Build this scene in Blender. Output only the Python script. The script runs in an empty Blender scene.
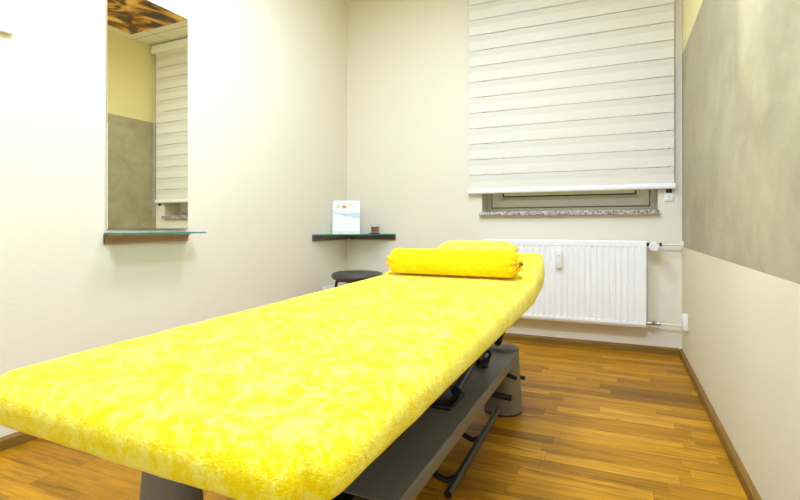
import bpy, bmesh, math, random
from mathutils import Vector, Matrix, noise
random.seed(7)
sc = bpy.context.scene
COL = sc.collection
PI = math.pi
R = math.radians

# ------------------------------------------------------------------ constants (metres)
XL, XR = -2.258, 0.410          # left / right wall
YF, YB = -1.30, 3.868           # wall behind the camera / window wall
ZC = 2.95                       # ceiling
CAMZ = 0.90

# ------------------------------------------------------------------ node helper
class N:
    def __init__(s, name):
        s.m = bpy.data.materials.new(name); s.m.use_nodes = True
        s.t = s.m.node_tree; s.t.nodes.clear()
        s.out = s.t.nodes.new('ShaderNodeOutputMaterial')
    def n(s, typ, ins=None, **pr):
        d = s.t.nodes.new(typ)
        for k, v in pr.items(): setattr(d, k, v)
        for k, v in (ins or {}).items(): s.put(d.inputs[k], v)
        return d
    def put(s, sock, v):
        if isinstance(v, bpy.types.NodeSocket): s.t.links.new(v, sock)
        elif isinstance(v, bpy.types.Node): s.t.links.new(v.outputs[0], sock)
        else:
            if sock.type == 'RGBA' and len(v) == 3: v = (*v, 1)
            sock.default_value = v
    def mth(s, op, a, b=0.0, c=None):
        d = s.n('ShaderNodeMath', operation=op); s.put(d.inputs[0], a); s.put(d.inputs[1], b)
        if c is not None: s.put(d.inputs[2], c)
        return d.outputs[0]
    def co(s, scale=(1, 1, 1), rot=(0, 0, 0), loc=(0, 0, 0)):
        tc = s.n('ShaderNodeTexCoord')
        mp = s.n('ShaderNodeMapping', {'Vector': tc.outputs['Object'], 'Scale': scale, 'Rotation': rot, 'Location': loc})
        return mp.outputs[0]
    def noise(s, vec, scale, detail=3, rough=.55, dist=0):
        return s.n('ShaderNodeTexNoise', {'Vector': vec, 'Scale': scale, 'Detail': detail, 'Roughness': rough, 'Distortion': dist}).outputs[0]
    def ramp(s, fac, stops, interp='LINEAR'):
        d = s.n('ShaderNodeValToRGB', {'Fac': fac}); cr = d.color_ramp; cr.interpolation = interp
        while len(cr.elements) < len(stops): cr.elements.new(.5)
        for e, (p, c) in zip(cr.elements, stops):
            e.position = p; e.color = (*c, 1) if len(c) == 3 else c
        return d.outputs[0]
    def mix(s, f, a, b, blend='MIX'):
        d = s.n('ShaderNodeMix', data_type='RGBA', blend_type=blend)
        s.put(d.inputs[0], f); s.put(d.inputs[6], a); s.put(d.inputs[7], b)
        return d.outputs[2]
    def bump(s, h, strength=.3, dist=.01):
        return s.n('ShaderNodeBump', {'Height': h, 'Strength': strength, 'Distance': dist}).outputs[0]
    def pbr(s, col, rough=.5, metal=0.0, nrm=None, spec=.5, **kw):
        b = s.n('ShaderNodeBsdfPrincipled', {'Base Color': col, 'Roughness': rough, 'Metallic': metal, 'Specular IOR Level': spec})
        if nrm is not None: s.put(b.inputs['Normal'], nrm)
        for k, v in kw.items(): s.put(b.inputs[k.replace('_', ' ')], v)
        return b
    def end(s, sh):
        s.put(s.out.inputs[0], sh.outputs[0] if isinstance(sh, bpy.types.Node) else sh); return s.m

def plain(name, col, rough=.5, metal=0, var=.04, scale=30, bumps=0, spec=.5):
    n = N(name); c = n.co(); f = n.noise(c, scale)
    a = tuple(max(0, x * (1 - var)) for x in col); b = tuple(min(1, x * (1 + var)) for x in col)
    nr = n.bump(n.noise(c, scale * 8), bumps, .002) if bumps else None
    return n.end(n.pbr(n.ramp(f, [(.3, a), (.7, b)]), rough, metal, nr, spec))

# ------------------------------------------------------------------ materials
WALLC = (.825, .765, .63)
def mat_wall(name, col, sx, sy, sz, fine=True):
    n = N(name); c = n.co()
    f = n.noise(c, 1.7, 2)
    base = n.ramp(f, [(.25, tuple(x * .975 for x in col)), (.75, col)])
    g = n.noise(n.co((sx, sy, sz)), 1.0, 3, .6)
    h = n.noise(c, 220, 2)
    hh = n.mth('ADD', g, n.mth('MULTIPLY', h, .4))
    return n.end(n.pbr(base, .75, 0, n.bump(hh, .22, .004), .25))
M_wall = mat_wall('wallpaper_cream', WALLC, 30, 30, 260)
M_wallup = mat_wall('upper_wall_yellow_cream', (.86, .76, .39), 30, 30, 260)  # yellower cream for the right wall above the plaster field
def mat_rib():
    n = N('wallpaper_ribbed'); c = n.co()
    f = n.noise(c, 2, 2)
    base = n.ramp(f, [(.25, (.76, .69, .495)), (.75, (.79, .72, .525))])
    w = n.n('ShaderNodeTexWave', {'Vector': n.co((1, .12, 1)), 'Scale': 55, 'Distortion': 1.2, 'Detail': 2, 'Detail Scale': 3}, wave_type='BANDS', bands_direction='Z').outputs[1]
    g = n.noise(n.co((1, 20, 260)), 1, 3)
    hh = n.mth('ADD', n.mth('MULTIPLY', w, .8), g)
    return n.end(n.pbr(base, .75, 0, n.bump(hh, .22, .002), .25))
M_rib = mat_rib()
def mat_plaster():
    n = N('plaster_grey'); c = n.co((1, .6, .8))
    f = n.noise(c, 3.0, 8, .62, .6); f2 = n.noise(n.co((1, .75, 1.0)), 7.0, 8, .66, .5)
    k = n.mth('ADD', n.mth('MULTIPLY', f, .5), n.mth('MULTIPLY', f2, .5))
    base = n.ramp(k, [(.36, (.325, .285, .17)), (.5, (.405, .36, .225)), (.64, (.485, .435, .285))])
    sp = n.noise(n.co(), 90, 3)
    return n.end(n.pbr(base, n.ramp(f2, [(.3, (.45,) * 3), (.7, (.62,) * 3)]), 0, n.bump(n.mth('ADD', f2, n.mth('MULTIPLY', sp, .3)), .25, .006), .35))
M_plaster = mat_plaster()

def mat_floor():
    n = N('oak_parquet'); tc = n.n('ShaderNodeTexCoord')
    s = n.n('ShaderNodeSeparateXYZ', {0: tc.outputs['Object']})
    x, y = s.outputs[0], s.outputs[1]
    W = .076
    ry = n.mth('DIVIDE', n.mth('ADD', y, 10), W); row = n.mth('FLOOR', ry); fy = n.mth('FRACT', ry)
    wn = n.n('ShaderNodeTexWhiteNoise', noise_dimensions='1D'); n.put(wn.inputs['W'], row)
    wv = wn.outputs['Value']
    L = n.mth('ADD', .42, n.mth('MULTIPLY', n.mth('FRACT', n.mth('MULTIPLY', wv, 7.3)), .26))
    rx = n.mth('ADD', n.mth('DIVIDE', n.mth('ADD', x, 10), L), n.mth('MULTIPLY', wv, 13))
    cell = n.mth('FLOOR', rx); fx = n.mth('FRACT', rx)
    cv = n.n('ShaderNodeCombineXYZ', {0: cell, 1: row, 2: 0})
    w2 = n.n('ShaderNodeTexWhiteNoise', {'Vector': cv}, noise_dimensions='3D')
    pid, pc = w2.outputs['Value'], w2.outputs['Color']
    # grain, shifted for every board
    off = n.mth('MULTIPLY', pid, 40)
    gv = n.n('ShaderNodeCombineXYZ', {0: n.mth('ADD', n.mth('MULTIPLY', x, 2.2), off), 1: n.mth('ADD', n.mth('MULTIPLY', y, 24), off), 2: off})
    g1 = n.noise(gv, 1.0, 6, .62, .9)
    gv2 = n.n('ShaderNodeCombineXYZ', {0: n.mth('ADD', n.mth('MULTIPLY', x, 6), off), 1: n.mth('MULTIPLY', y, 150), 2: off})
    g2 = n.noise(gv2, 1.0, 3, .6)
    tone = n.ramp(pid, [(0, (.21, .09, .002)), (.12, (.355, .155, .003)), (.5, (.45, .202, .004)), (.8, (.53, .243, .006)), (1, (.60, .30, .014))])
    gr = n.ramp(g1, [(.28, (.42, .38, .3)), (.44, (.85, .83, .8)), (.58, (1.1, 1.1, 1.1)), (.74, (.74, .70, .6))])
    c1 = n.mix(1.0, tone, gr, 'MULTIPLY')
    c2 = n.mix(.45, c1, n.ramp(g2, [(.3, (.5, .45, .4)), (.6, (1.1, 1.1, 1.1))]), 'MULTIPLY')
    # knots
    vo = n.n('ShaderNodeTexVoronoi', {'Vector': n.n('ShaderNodeCombineXYZ', {0: n.mth('MULTIPLY', x, 2.6), 1: n.mth('MULTIPLY', y, 6.5), 2: off}), 'Scale': 1.0}, feature='F1').outputs['Distance']
    kn = n.mth('MULTIPLY', n.mth('LESS_THAN', vo, .045), n.mth('GREATER_THAN', pid, .55))
    c3 = n.mix(n.mth('MULTIPLY', kn, .75), c2, (.06, .025, .008))
    # joints
    ey = n.mth('MINIMUM', fy, n.mth('SUBTRACT', 1, fy)); ex = n.mth('MULTIPLY', n.mth('MINIMUM', fx, n.mth('SUBTRACT', 1, fx)), n.mth('DIVIDE', L, W))
    ed = n.mth('MINIMUM', ey, ex)
    gap = n.mth('LESS_THAN', ed, .011)
    c4 = n.mix(n.mth('MULTIPLY', gap, .55), c3, (.07, .03, .008))
    bh = n.mth('SUBTRACT', n.mth('MULTIPLY', g2, .25), gap)
    return n.end(n.pbr(c4, n.mth('ADD', .36, n.mth('MULTIPLY', g1, .16)), 0, n.bump(bh, .15, .002), .22))
M_floor = mat_floor()
def mat_oak_trim():
    n = N('oak_baseboard'); g = n.noise(n.co((3, 3, 60)), 1, 5, .6, .6)
    return n.end(n.pbr(n.ramp(g, [(.3, (.17, .085, .012)), (.7, (.29, .15, .024))]), .5, 0, None, .25))
M_trim = mat_oak_trim()
def mat_terry(name, a, b, c_, amt=1.0):
    n = N(name); c = n.co()
    f = n.noise(n.co((1, 1, 1), (0, 0, .6)), 15, 9, .78, .5); f2 = n.noise(c, 120, 3, .7); f3 = n.noise(c, 330, 2, .7); f4 = n.noise(c, 38, 5, .7, .4)
    k = n.mth('ADD', n.mth('MULTIPLY', f, .40), n.mth('ADD', n.mth('MULTIPLY', f2, .25), n.mth('MULTIPLY', f4, .35)))
    base = n.ramp(k, [(.40, a), (.475, b), (.55, c_)])
    h = n.mth('ADD', n.mth('ADD', n.mth('MULTIPLY', f2, .9), n.mth('MULTIPLY', f3, .5)), n.mth('MULTIPLY', f4, 1.1))
    return n.end(n.pbr(base, .95, 0, n.bump(h, .45, .006), .1, Sheen_Weight=.32, Sheen_Roughness=.4, Sheen_Tint=(1, .98, .6, 1)))
M_terry = mat_terry('terry_yellow', (.91, .64, .001), (.93, .74, .006), (.95, .83, .125))
M_terry2 = mat_terry('terry_yellow_roll', (.86, .55, .001), (.89, .59, .002), (.93, .67, .012))
M_terry3 = mat_terry('terry_yellow_pale', (.90, .67, .005), (.93, .75, .03), (.95, .82, .12))
M_white = plain('white_lacquer', (.90, .90, .89), .35, 0, .015)
M_plastic = plain('white_plastic', (.84, .84, .81), .4, 0, .015)
M_frame = plain('window_pvc', (.93, .88, .76), .35, 0, .02)
M_grey = plain('grey_powdercoat', (.16, .15, .135), .5, 0, .06, 60, .1)
M_greyl = plain('grey_pedestal_coat', (.20, .185, .165), .5, 0, .05, 60, .1)
M_black = plain('black_metal', (.012, .012, .014), .38, 0, .2, 40)
M_rubber = plain('black_rubber', (.018, .018, .018), .75)
M_vinyl = plain('charcoal_vinyl', (.065, .058, .046), .5, 0, .08, 50, .15)
M_cush = plain('grey_upholstery', (.08, .08, .085), .6)
M_chrome = plain('chrome', (.78, .78, .78), .16, 1, .02)
M_brass = plain('worn_nickel', (.36, .33, .27), .3, 1, .1)
M_pipe = plain('cream_pipe_paint', (.80, .76, .64), .4)
M_alu = plain('dark_aluminium', (.125, .11, .085), .38, .6, .06)
M_alu2 = plain('satin_aluminium', (.42, .36, .27), .4, .7, .06)
M_dark = plain('dark_slot', (.03, .03, .028), .6)
M_ridge = plain('seal_line_rubber', (.06, .06, .05), .7)  # thin dark seal line around the sash
def mat_granite():
    n = N('granite'); c = n.co()
    v = n.n('ShaderNodeTexVoronoi', {'Vector': c, 'Scale': 130}, feature='F1').outputs['Color']
    bw = n.n('ShaderNodeSeparateColor', {0: v}).outputs[0]
    k = n.mth('ADD', n.mth('MULTIPLY', bw, .6), n.mth('MULTIPLY', n.noise(c, 60, 4, .7), .4))
    return n.end(n.pbr(n.ramp(k, [(.25, (.05, .045, .045)), (.38, (.25, .21, .19)), (.5, (.50, .45, .40)), (.66, (.64, .58, .52))]), .35))
M_granite = mat_granite()
def mat_glass(name, tint, rough=0.0, green=False):
    n = N(name); c = n.co(); f = n.noise(c, 3)
    col = n.ramp(f, [(0, tint), (1, tuple(min(1, t * 1.02) for t in tint))])
    return n.end(n.pbr(col, rough, 0, None, .5, Transmission_Weight=1.0, IOR=1.45))
M_glass = mat_glass('clear_glass', (.97, .985, .98))
M_gshelf = mat_glass('shelf_glass', (.55, .86, .80))
def mat_pane():
    n = N('window_glass'); f = n.noise(n.co(), 2)
    tr = n.n('ShaderNodeBsdfTransparent', {'Color': n.ramp(f, [(0, (.93, .95, .92)), (1, (.95, .97, .94))])})
    gl = n.n('ShaderNodeBsdfGlossy', {'Color': (1, 1, 1), 'Roughness': .02})
    fr = n.n('ShaderNodeFresnel', {'IOR': 1.45})
    m = n.n('ShaderNodeMixShader', {0: fr.outputs[0], 1: tr.outputs[0], 2: gl.outputs[0]})
    return n.end(m)
M_pane = mat_pane()
def mat_edge():
    n = N('glass_green_edge'); f = n.noise(n.co(), 20)
    return n.end(n.pbr(n.ramp(f, [(.3, (.02, .16, .15)), (.7, (.05, .30, .28))]), .15))
M_edge = mat_edge()
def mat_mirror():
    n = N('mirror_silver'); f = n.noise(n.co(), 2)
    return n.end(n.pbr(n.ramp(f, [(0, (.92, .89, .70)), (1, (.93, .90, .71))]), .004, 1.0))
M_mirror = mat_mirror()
def mat_fabric(name, col):
    n = N(name); c = n.co()
    w = n.noise(n.co((60, 1, 900)), 1, 2)
    d = n.pbr(n.ramp(w, [(.3, tuple(x * .965 for x in col)), (.7, col)]), .85, 0, n.bump(w, .12, .001), .15)
    return n, d
n_, d_ = mat_fabric('blind_opaque_cloth', (.94, .91, .83)); M_band = n_.end(n_.n('ShaderNodeMixShader', {0: .2, 1: d_.outputs[0], 2: n_.n('ShaderNodeBsdfTranslucent', {'Color': (.97, .95, .89)}).outputs[0]}))
n_, d_ = mat_fabric('blind_sheer_voile', (.95, .92, .84))
t_ = n_.n('ShaderNodeBsdfTransparent', {'Color': (.97, .965, .93)})
M_sheer = n_.end(n_.n('ShaderNodeMixShader', {0: .86, 1: t_.outputs[0], 2: n_.n('ShaderNodeMixShader', {0: .25, 1: d_.outputs[0], 2: n_.n('ShaderNodeBsdfTranslucent', {'Color': (.97, .95, .89)}).outputs[0]}).outputs[0]}))
def mat_ceiling():
    n = N('ceiling_tiles'); tc = n.n('ShaderNodeTexCoord'); s = n.n('ShaderNodeSeparateXYZ', {0: tc.outputs['Object']})
    fx = n.mth('FRACT', n.mth('DIVIDE', n.mth('ADD', s.outputs[0], 10.12), .6)); fy = n.mth('FRACT', n.mth('DIVIDE', n.mth('ADD', s.outputs[1], 10.2), .6))
    e = n.mth('MINIMUM', n.mth('MINIMUM', fx, n.mth('SUBTRACT', 1, fx)), n.mth('MINIMUM', fy, n.mth('SUBTRACT', 1, fy)))
    g = n.mth('LESS_THAN', e, .014)
    sp = n.noise(n.co(), 60, 4, .7)
    base = n.ramp(sp, [(.3, (.80, .78, .70)), (.6, (.86, .84, .77))])
    c = n.mix(g, base, (.60, .57, .47))
    return n.end(n.pbr(c, .8, 0, n.bump(n.mth('SUBTRACT', sp, g), .2, .004), .2))
M_ceil = mat_ceiling()
def mat_mural():
    n = N('ceiling_print'); c = n.co((1, 1, 1), (0, 0, .5))
    f = n.noise(n.co((2.2, 1.5, 1), (0, 0, .5), (.35, 0, 0)), 1.5, 3, .45, 2.2)
    g = n.noise(n.co((16, 3, 1), (0, 0, .85)), 1.3, 3, .6, .8)
    k = n.mth('ADD', n.mth('MULTIPLY', f, .9), n.mth('MULTIPLY', g, .1))
    return n.end(n.pbr(n.ramp(k, [(.40, (.035, .012, .004)), (.44, (.19, .06, .012)), (.52, (.72, .33, .05)), (.6, (.86, .55, .16)), (.7, (.88, .72, .42))]), .35))
M_mural = mat_mural()
def mat_emit(name, col, st):
    n = N(name); f = n.noise(n.co(), 4)
    e = n.n('ShaderNodeEmission', {'Color': n.ramp(f, [(0, col), (1, tuple(x * .98 for x in col))]), 'Strength': st})
    return n.end(e)
M_lamp = mat_emit('lamp_diffuser', (.90, .97, 1.0), 3.0)
M_fill_pane = mat_emit('fill_pane_glow', (.90, .97, 1.0), .5)  # glow for the pane of the added fill door
def mat_flat(name, col, r=.5):
    return plain(name, col, r, 0, .02)
M_paper = mat_flat('paper_white', (.90, .90, .90), .45)
M_porange = mat_flat('print_orange', (.85, .28, .01)); M_pyel = mat_flat('print_yellow', (.90, .62, .03))
M_pblue = mat_flat('print_pale_blue', (.62, .70, .80)); M_pviolet = mat_flat('print_violet', (.22, .10, .30)); M_ptxt = mat_flat('print_grey', (.45, .42, .45))
M_pink = mat_flat('print_pink', (.75, .40, .38)); M_pcream = mat_flat('print_cream', (.86, .83, .66))
M_canvas = plain('canvas_white', (.86, .86, .86), .6, 0, .02, 20, .1)
M_smudge = mat_flat('print_pale_grey', (.66, .65, .65), .6)
def mat_liquid():
    n = N('orange_wax'); f = n.noise(n.co(), 30)
    return n.end(n.pbr(n.ramp(f, [(.3, (.55, .07, .008)), (.7, (.72, .14, .015))]), .3))
M_wax = mat_liquid()
M_wick = mat_flat('yellow_stick', (.75, .52, .10))
M_ext = plain('outside_render', (.52, .45, .21), .9, 0, .1, 3)

# ------------------------------------------------------------------ mesh helpers (all in world coordinates)
def root_loc(p):
    while p.parent is not None: p = p.parent
    return Vector(p.location)
def obj(name, bm, mats, parent=None, smooth=35, loc=None):
    bmesh.ops.recalc_face_normals(bm, faces=bm.faces[:])
    me = bpy.data.meshes.new(name)
    if not isinstance(mats, (list, tuple)): mats = [mats]
    off = root_loc(parent) if parent is not None else (Vector(loc) if loc is not None else Vector((0, 0, 0)))
    if off.length: bmesh.ops.translate(bm, verts=bm.verts[:], vec=-off)
    bm.to_mesh(me); bm.free()
    for m in mats: me.materials.append(m)
    o = bpy.data.objects.new(name, me); COL.objects.link(o)
    if parent is not None: o.parent = parent
    elif loc is not None: o.location = loc
    if smooth:
        for p in me.polygons: p.use_smooth = True
        try: me.set_sharp_from_angle(angle=R(smooth))
        except Exception: pass
    return o
def thing(name, label, cat, loc, group=None):
    o = bpy.data.objects.new(name, None); o.empty_display_size = .05; COL.objects.link(o)
    o.location = loc; o['label'] = label; o['category'] = cat
    if group: o['group'] = group
    return o
def tag(o, label, cat, group=None):
    o['label'] = label; o['category'] = cat
    if group: o['group'] = group
    return o
def struct(o): o['kind'] = 'structure'; return o
def BM(): return bmesh.new()
def box(bm, lo, hi, bev=0, seg=2, mi=0):
    t = bmesh.new(); bmesh.ops.create_cube(t, size=1)
    lo, hi = Vector(lo), Vector(hi); c = (lo + hi) / 2; d = hi - lo
    for v in t.verts: v.co = Vector((v.co.x * d.x, v.co.y * d.y, v.co.z * d.z)) + c
    if bev: bmesh.ops.bevel(t, geom=t.edges[:], offset=bev, segments=seg, affect='EDGES', profile=.5)
    join(bm, t, mi)
def join(bm, t, mi=0, mat=None):
    mp = {}
    for v in t.verts: mp[v] = bm.verts.new(mat @ v.co if mat else v.co)
    for f in t.faces:
        try:
            nf = bm.faces.new([mp[v] for v in f.verts]); nf.material_index = mi if mi else f.material_index
        except ValueError: pass
    t.free()
def tube(bm, pts, r, seg=14, mi=0, caps=True):
    """round tube through points; r is a number or one number per point"""
    pts = [Vector(p) for p in pts]; k = len(pts)
    rs = r if isinstance(r, (list, tuple)) else [r] * k
    rings = []; prev = None
    for i, p in enumerate(pts):
        a = pts[max(0, i - 1)]; b = pts[min(k - 1, i + 1)]; t = (b - a).normalized()
        if prev is None:
            u = t.cross(Vector((0, 0, 1)) if abs(t.z) < .9 else Vector((1, 0, 0))).normalized()
        else: u = (prev - t * prev.dot(t)).normalized()
        prev = u; w = t.cross(u)
        rings.append([bm.verts.new(p + (u * math.cos(2 * PI * j / seg) + w * math.sin(2 * PI * j / seg)) * rs[i]) for j in range(seg)])
    for a, b in zip(rings, rings[1:]):
        for j in range(seg):
            f = bm.faces.new([a[j], a[(j + 1) % seg], b[(j + 1) % seg], b[j]]); f.material_index = mi
    if caps:
        for q in (rings[0][::-1], rings[-1]):
            f = bm.faces.new(q); f.material_index = mi
def lathe(bm, prof, c=(0, 0, 0), seg=32, mi=0, mat=None):
    """profile [(radius, height)] turned about Z, placed at c or by matrix"""
    M = mat if mat else Matrix.Translation(c); rings = []
    for r, h in prof:
        if r <= 1e-6: rings.append([bm.verts.new(M @ Vector((0, 0, h)))])
        else: rings.append([bm.verts.new(M @ Vector((r * math.cos(2 * PI * j / seg), r * math.sin(2 * PI * j / seg), h))) for j in range(seg)])
    for a, b in zip(rings, rings[1:]):
        for j in range(seg):
            k = (j + 1) % seg
            q = [a[0], b[j], b[k]] if len(a) == 1 and len(b) > 1 else [a[j], a[k], b[0]] if len(b) == 1 and len(a) > 1 else [a[j], a[k], b[k], b[j]] if len(a) > 1 else None
            if q:
                f = bm.faces.new(q); f.material_index = mi
def prism(bm, poly, ax, a, b, mi=0):
    """polygon extruded along axis ax from a to b; poly gives the other two coordinates in order"""
    def P(q, t):
        q = list(q); q.insert(ax, t); return Vector(q)
    A = [bm.verts.new(P(q, a)) for q in poly]; B = [bm.verts.new(P(q, b)) for q in poly]
    k = len(poly)
    for f in [A[::-1], B] + [[A[i], A[(i + 1) % k], B[(i + 1) % k], B[i]] for i in range(k)]:
        nf = bm.faces.new(f); nf.material_index = mi
def arc(c, r, a0, a1, n):
    return [(c[0] + r * math.cos(R(a0 + (a1 - a0) * i / n)), c[1] + r * math.sin(R(a0 + (a1 - a0) * i / n))) for i in range(n + 1)]
def smooth_path(pts, n=6):
    """Catmull-Rom through the points"""
    P = [Vector(p) for p in pts]; P = [P[0] * 2 - P[1]] + P + [P[-1] * 2 - P[-2]]; out = []
    for i in range(1, len(P) - 2):
        for k in range(n):
            t = k / n; a, b, c, d = P[i - 1:i + 3]
            out.append(.5 * ((2 * b) + (c - a) * t + (2 * a - 5 * b + 4 * c - d) * t * t + (3 * b - a - 3 * c + d) * t ** 3))
    return out + [P[-2]]

# ================================================================== SETTING
T = .12
b = BM(); box(b, (XL - .3, YF - .3, -.1), (XR + .3, YB + .3, 0)); struct(obj('floor', b, M_floor, smooth=0))
b = BM(); box(b, (XL - .3, YF - .3, ZC), (XR + .3, YB + .3, ZC + .1)); struct(obj('ceiling', b, M_ceil, smooth=0))
b = BM(); box(b, (XL - T, YF - T, 0), (XL, YB + T, ZC)); struct(obj('wall_left', b, M_wall, smooth=0))
b = BM(); box(b, (XL, YF - T, 0), (XR, YF, ZC)); struct(obj('wall_front', b, M_wall, smooth=0))
# right wall: ribbed paper below, grey plaster field in the middle, cream above
PZ0, PZ1 = .757, 2.078
b = BM()
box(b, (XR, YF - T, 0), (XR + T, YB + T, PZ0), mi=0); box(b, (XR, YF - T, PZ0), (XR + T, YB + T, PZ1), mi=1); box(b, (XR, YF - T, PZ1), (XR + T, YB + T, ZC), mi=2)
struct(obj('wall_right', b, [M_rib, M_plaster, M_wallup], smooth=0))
# window wall with its opening
WX0, WX1, WZ0, WZ1 = -.999, .264, .985, 2.46
WD = .36
b = BM()
box(b, (XL, YB, 0), (WX0, YB + WD, ZC)); box(b, (WX1, YB, 0), (XR, YB + WD, ZC))
box(b, (WX0, YB, 0), (WX1, YB + WD, WZ0)); box(b, (WX0, YB, WZ1), (WX1, YB + WD, ZC))
struct(obj('wall_back', b, M_wall, smooth=0))
# added unseen glass door, glowing as fill light from behind the camera
dx0, dx1, dzt = -.95, .05, 2.12
dr = thing('fill_door_1', '', '', ((dx0 + dx1) / 2, YF, 0)); del dr['label'], dr['category']; struct(dr)
b = BM(); box(b, (dx0, YF, 0), (dx0 + .11, YF + .03, dzt), .003); box(b, (dx1 - .11, YF, 0), (dx1, YF + .03, dzt), .003); box(b, (dx0 + .108, YF, 0), (dx1 - .108, YF + .03, .12), .003); box(b, (dx0 + .108, YF, dzt - .11), (dx1 - .108, YF + .03, dzt), .003); struct(obj('fill_door_frame', b, M_white, dr))
b = BM(); box(b, (dx0 + .105, YF + .006, .115), (dx1 - .105, YF + .014, dzt - .105)); struct(obj('fill_pane', b, M_fill_pane, dr, smooth=0))
b = BM(); tube(b, [(dx1 - .055, YF + .03, 1.05), (dx1 - .055, YF + .075, 1.05), (dx1 - .17, YF + .08, 1.05)], .010); struct(obj('fill_door_handle', b, M_chrome, dr))
ld = bpy.data.lights.new('rear_fill_light', 'AREA'); ld.shape = 'RECTANGLE'; ld.size = .78; ld.size_y = 1.88; ld.energy = 7; ld.color = (.91, 1.15, 1.50)  # added fill light just in front of the glowing pane
lo = bpy.data.objects.new('rear_fill_light', ld); COL.objects.link(lo); lo.location = ((dx0 + dx1) / 2, YF + .02, 1.07); lo.rotation_euler = (PI / 2, 0, 0)
# baseboards
def base_poly(s, x0, h=.052, d=.016):   # profile in (offset from wall, z)
    return [(x0, 0), (x0 + s * d, 0), (x0 + s * d, h - .012), (x0 + s * d * .45, h), (x0, h)]
b = BM(); prism(b, base_poly(1, XL), 1, YF, YB); struct(obj('baseboard_left', b, M_trim))
b = BM(); prism(b, base_poly(-1, XR), 1, YF, YB); struct(obj('baseboard_right', b, M_trim))
b = BM(); prism(b, base_poly(-1, YB), 0, XL + .016, XR - .016); struct(obj('baseboard_back', b, M_trim))
b = BM(); prism(b, base_poly(1, YF), 0, XL + .016, dx0); struct(obj('baseboard_front', b, M_trim))

# window: outer frame, opening sash, glass, hinges
FY = 4.068
win = thing('window_1', '', '', (WX0, FY, WZ0 + .03)); del win['label'], win['category']; struct(win)
Z0 = WZ0 + .03
def ring(bm, x0, x1, z0, z1, w, y0, y1, bev=.004):
    box(bm, (x0, y0, z0), (x0 + w, y1, z1), bev); box(bm, (x1 - w, y0, z0), (x1, y1, z1), bev)
    box(bm, (x0 + w - .002, y0, z0), (x1 - w + .002, y1, z0 + w), bev); box(bm, (x0 + w - .002, y0, z1 - w), (x1 - w + .002, y1, z1), bev)
b = BM(); ring(b, WX0, WX1, Z0, WZ1, .045, FY, FY + .07); struct(obj('window_frame', b, M_frame, win))
# sash with mitred corners and a sloped glazing bead
sx0, sx1, sz0, sz1 = WX0 + .036, WX1 - .042, Z0 + .036, WZ1 - .036
b = BM(); ws = .092
secs = [(0, FY - .002), (.006, FY - .016), (.060, FY - .016), (.066, FY - .010), (ws, FY + .012), (ws, FY + .05), (0, FY + .05)]
loops = []
for (cx, cz, dx, dz) in ((sx0, sz0, 1, 1), (sx1, sz0, -1, 1), (sx1, sz1, -1, -1), (sx0, sz1, 1, -1)):
    loops.append([b.verts.new((cx + dx * w, y, cz + dz * w)) for w, y in secs])
for i in range(4):
    A, B = loops[i], loops[(i + 1) % 4]
    for j in range(len(secs)):
        k = (j + 1) % len(secs); b.faces.new([A[j], B[j], B[k], A[k]])
sash = struct(obj('window_sash', b, M_frame, win, smooth=25))
b = BM(); ring(b, sx0 + ws - .007, sx1 - ws + .007, sz0 + ws - .007, sz1 - ws + .007, .013, FY + .0085, FY + .016, 0); struct(obj('glazing_gasket', b, M_rubber, sash))
b = BM(); ring(b, sx0 - .004, sx1 + .004, sz0 - .004, sz1 + .004, .006, FY - .003, FY + .001, 0); struct(obj('window_seal', b, M_ridge, win, smooth=0))
b = BM(); box(b, (sx0 + ws - .005, FY + .017, sz0 + ws - .005), (sx1 - ws + .005, FY + .023, sz1 - ws + .005)); struct(obj('window_pane', b, M_pane, sash, smooth=0))
for z in (sz0 + .05, sz1 - .05):
    b = BM(); tube(b, [(sx1 + .012, FY - .014, z - .035), (sx1 + .012, FY - .014, z + .035)], .008); box(b, (sx1 + .002, FY - .012, z - .028), (sx1 + .024, FY + .002, z + .028), .003)
    struct(obj('window_hinge', b, M_plastic, win))
# granite sill
b = BM(); box(b, (-1.013, YB - .04, WZ0 - .003), (.268, YB, WZ0 + .029), .003); box(b, (WX0, YB - .002, WZ0), (WX1, FY + .03, WZ0 + .029))
struct(obj('trim_1', b, M_granite))
# outside: garden wall and ground beyond the glass
b = BM(); box(b, (-4.5, 7.0, -.6), (4.5, 7.25, 5.5)); struct(obj('wall_outside', b, M_ext, smooth=0))
b = BM(); box(b, (-4.5, YB + WD, -.7), (4.5, 7.0, -.6)); struct(obj('ground_outside', b, M_ext, smooth=0))

# ================================================================== ZEBRA ROLLER BLIND
BX0, BX1, BY, BZ0 = -1.097, .359, 3.830, 1.1585
bl = thing('roller_blind', 'cream zebra roller blind with horizontal bands pulled most of the way down the window', 'blind', ((BX0 + BX1) / 2, BY, BZ0))
CZ = 2.845
b = BM()   # cassette
prism(b, [(BY - .045, CZ + .085), (BY - .05, CZ + .07), (BY - .05, CZ + .02)] + arc((BY - .03, CZ + .02), .02, 180, 270, 5) + [(BY + .02, CZ), (YB, CZ), (YB, CZ + .085)], 0, BX0 - .02, BX1 + .02)
obj('cassette', b, M_white, bl)
PER, OPQ = .1253, .0725
SLIT = .0045
def blind_layer(y, phase, up):
    bo, bs = BM(), BM(); z = BZ0 + .02; edges = [z]
    k = -2
    while True:
        z0 = BZ0 + phase + k * PER; z1 = z0 + OPQ; k += 1
        if z0 > CZ: break
        a, c = max(z0, BZ0 + .02), min(z1, CZ + .01)
        if c > a: box(bo, (BX0, y - .0006, a), (BX1, y + .0006, c))
        a, c = max(z1 + (SLIT if up else 0), BZ0 + .02), min(z0 + PER - (0 if up else SLIT), CZ + .01)
        if c > a: box(bs, (BX0, y - .0002, a), (BX1, y + .0002, c))
    return bo, bs
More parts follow.
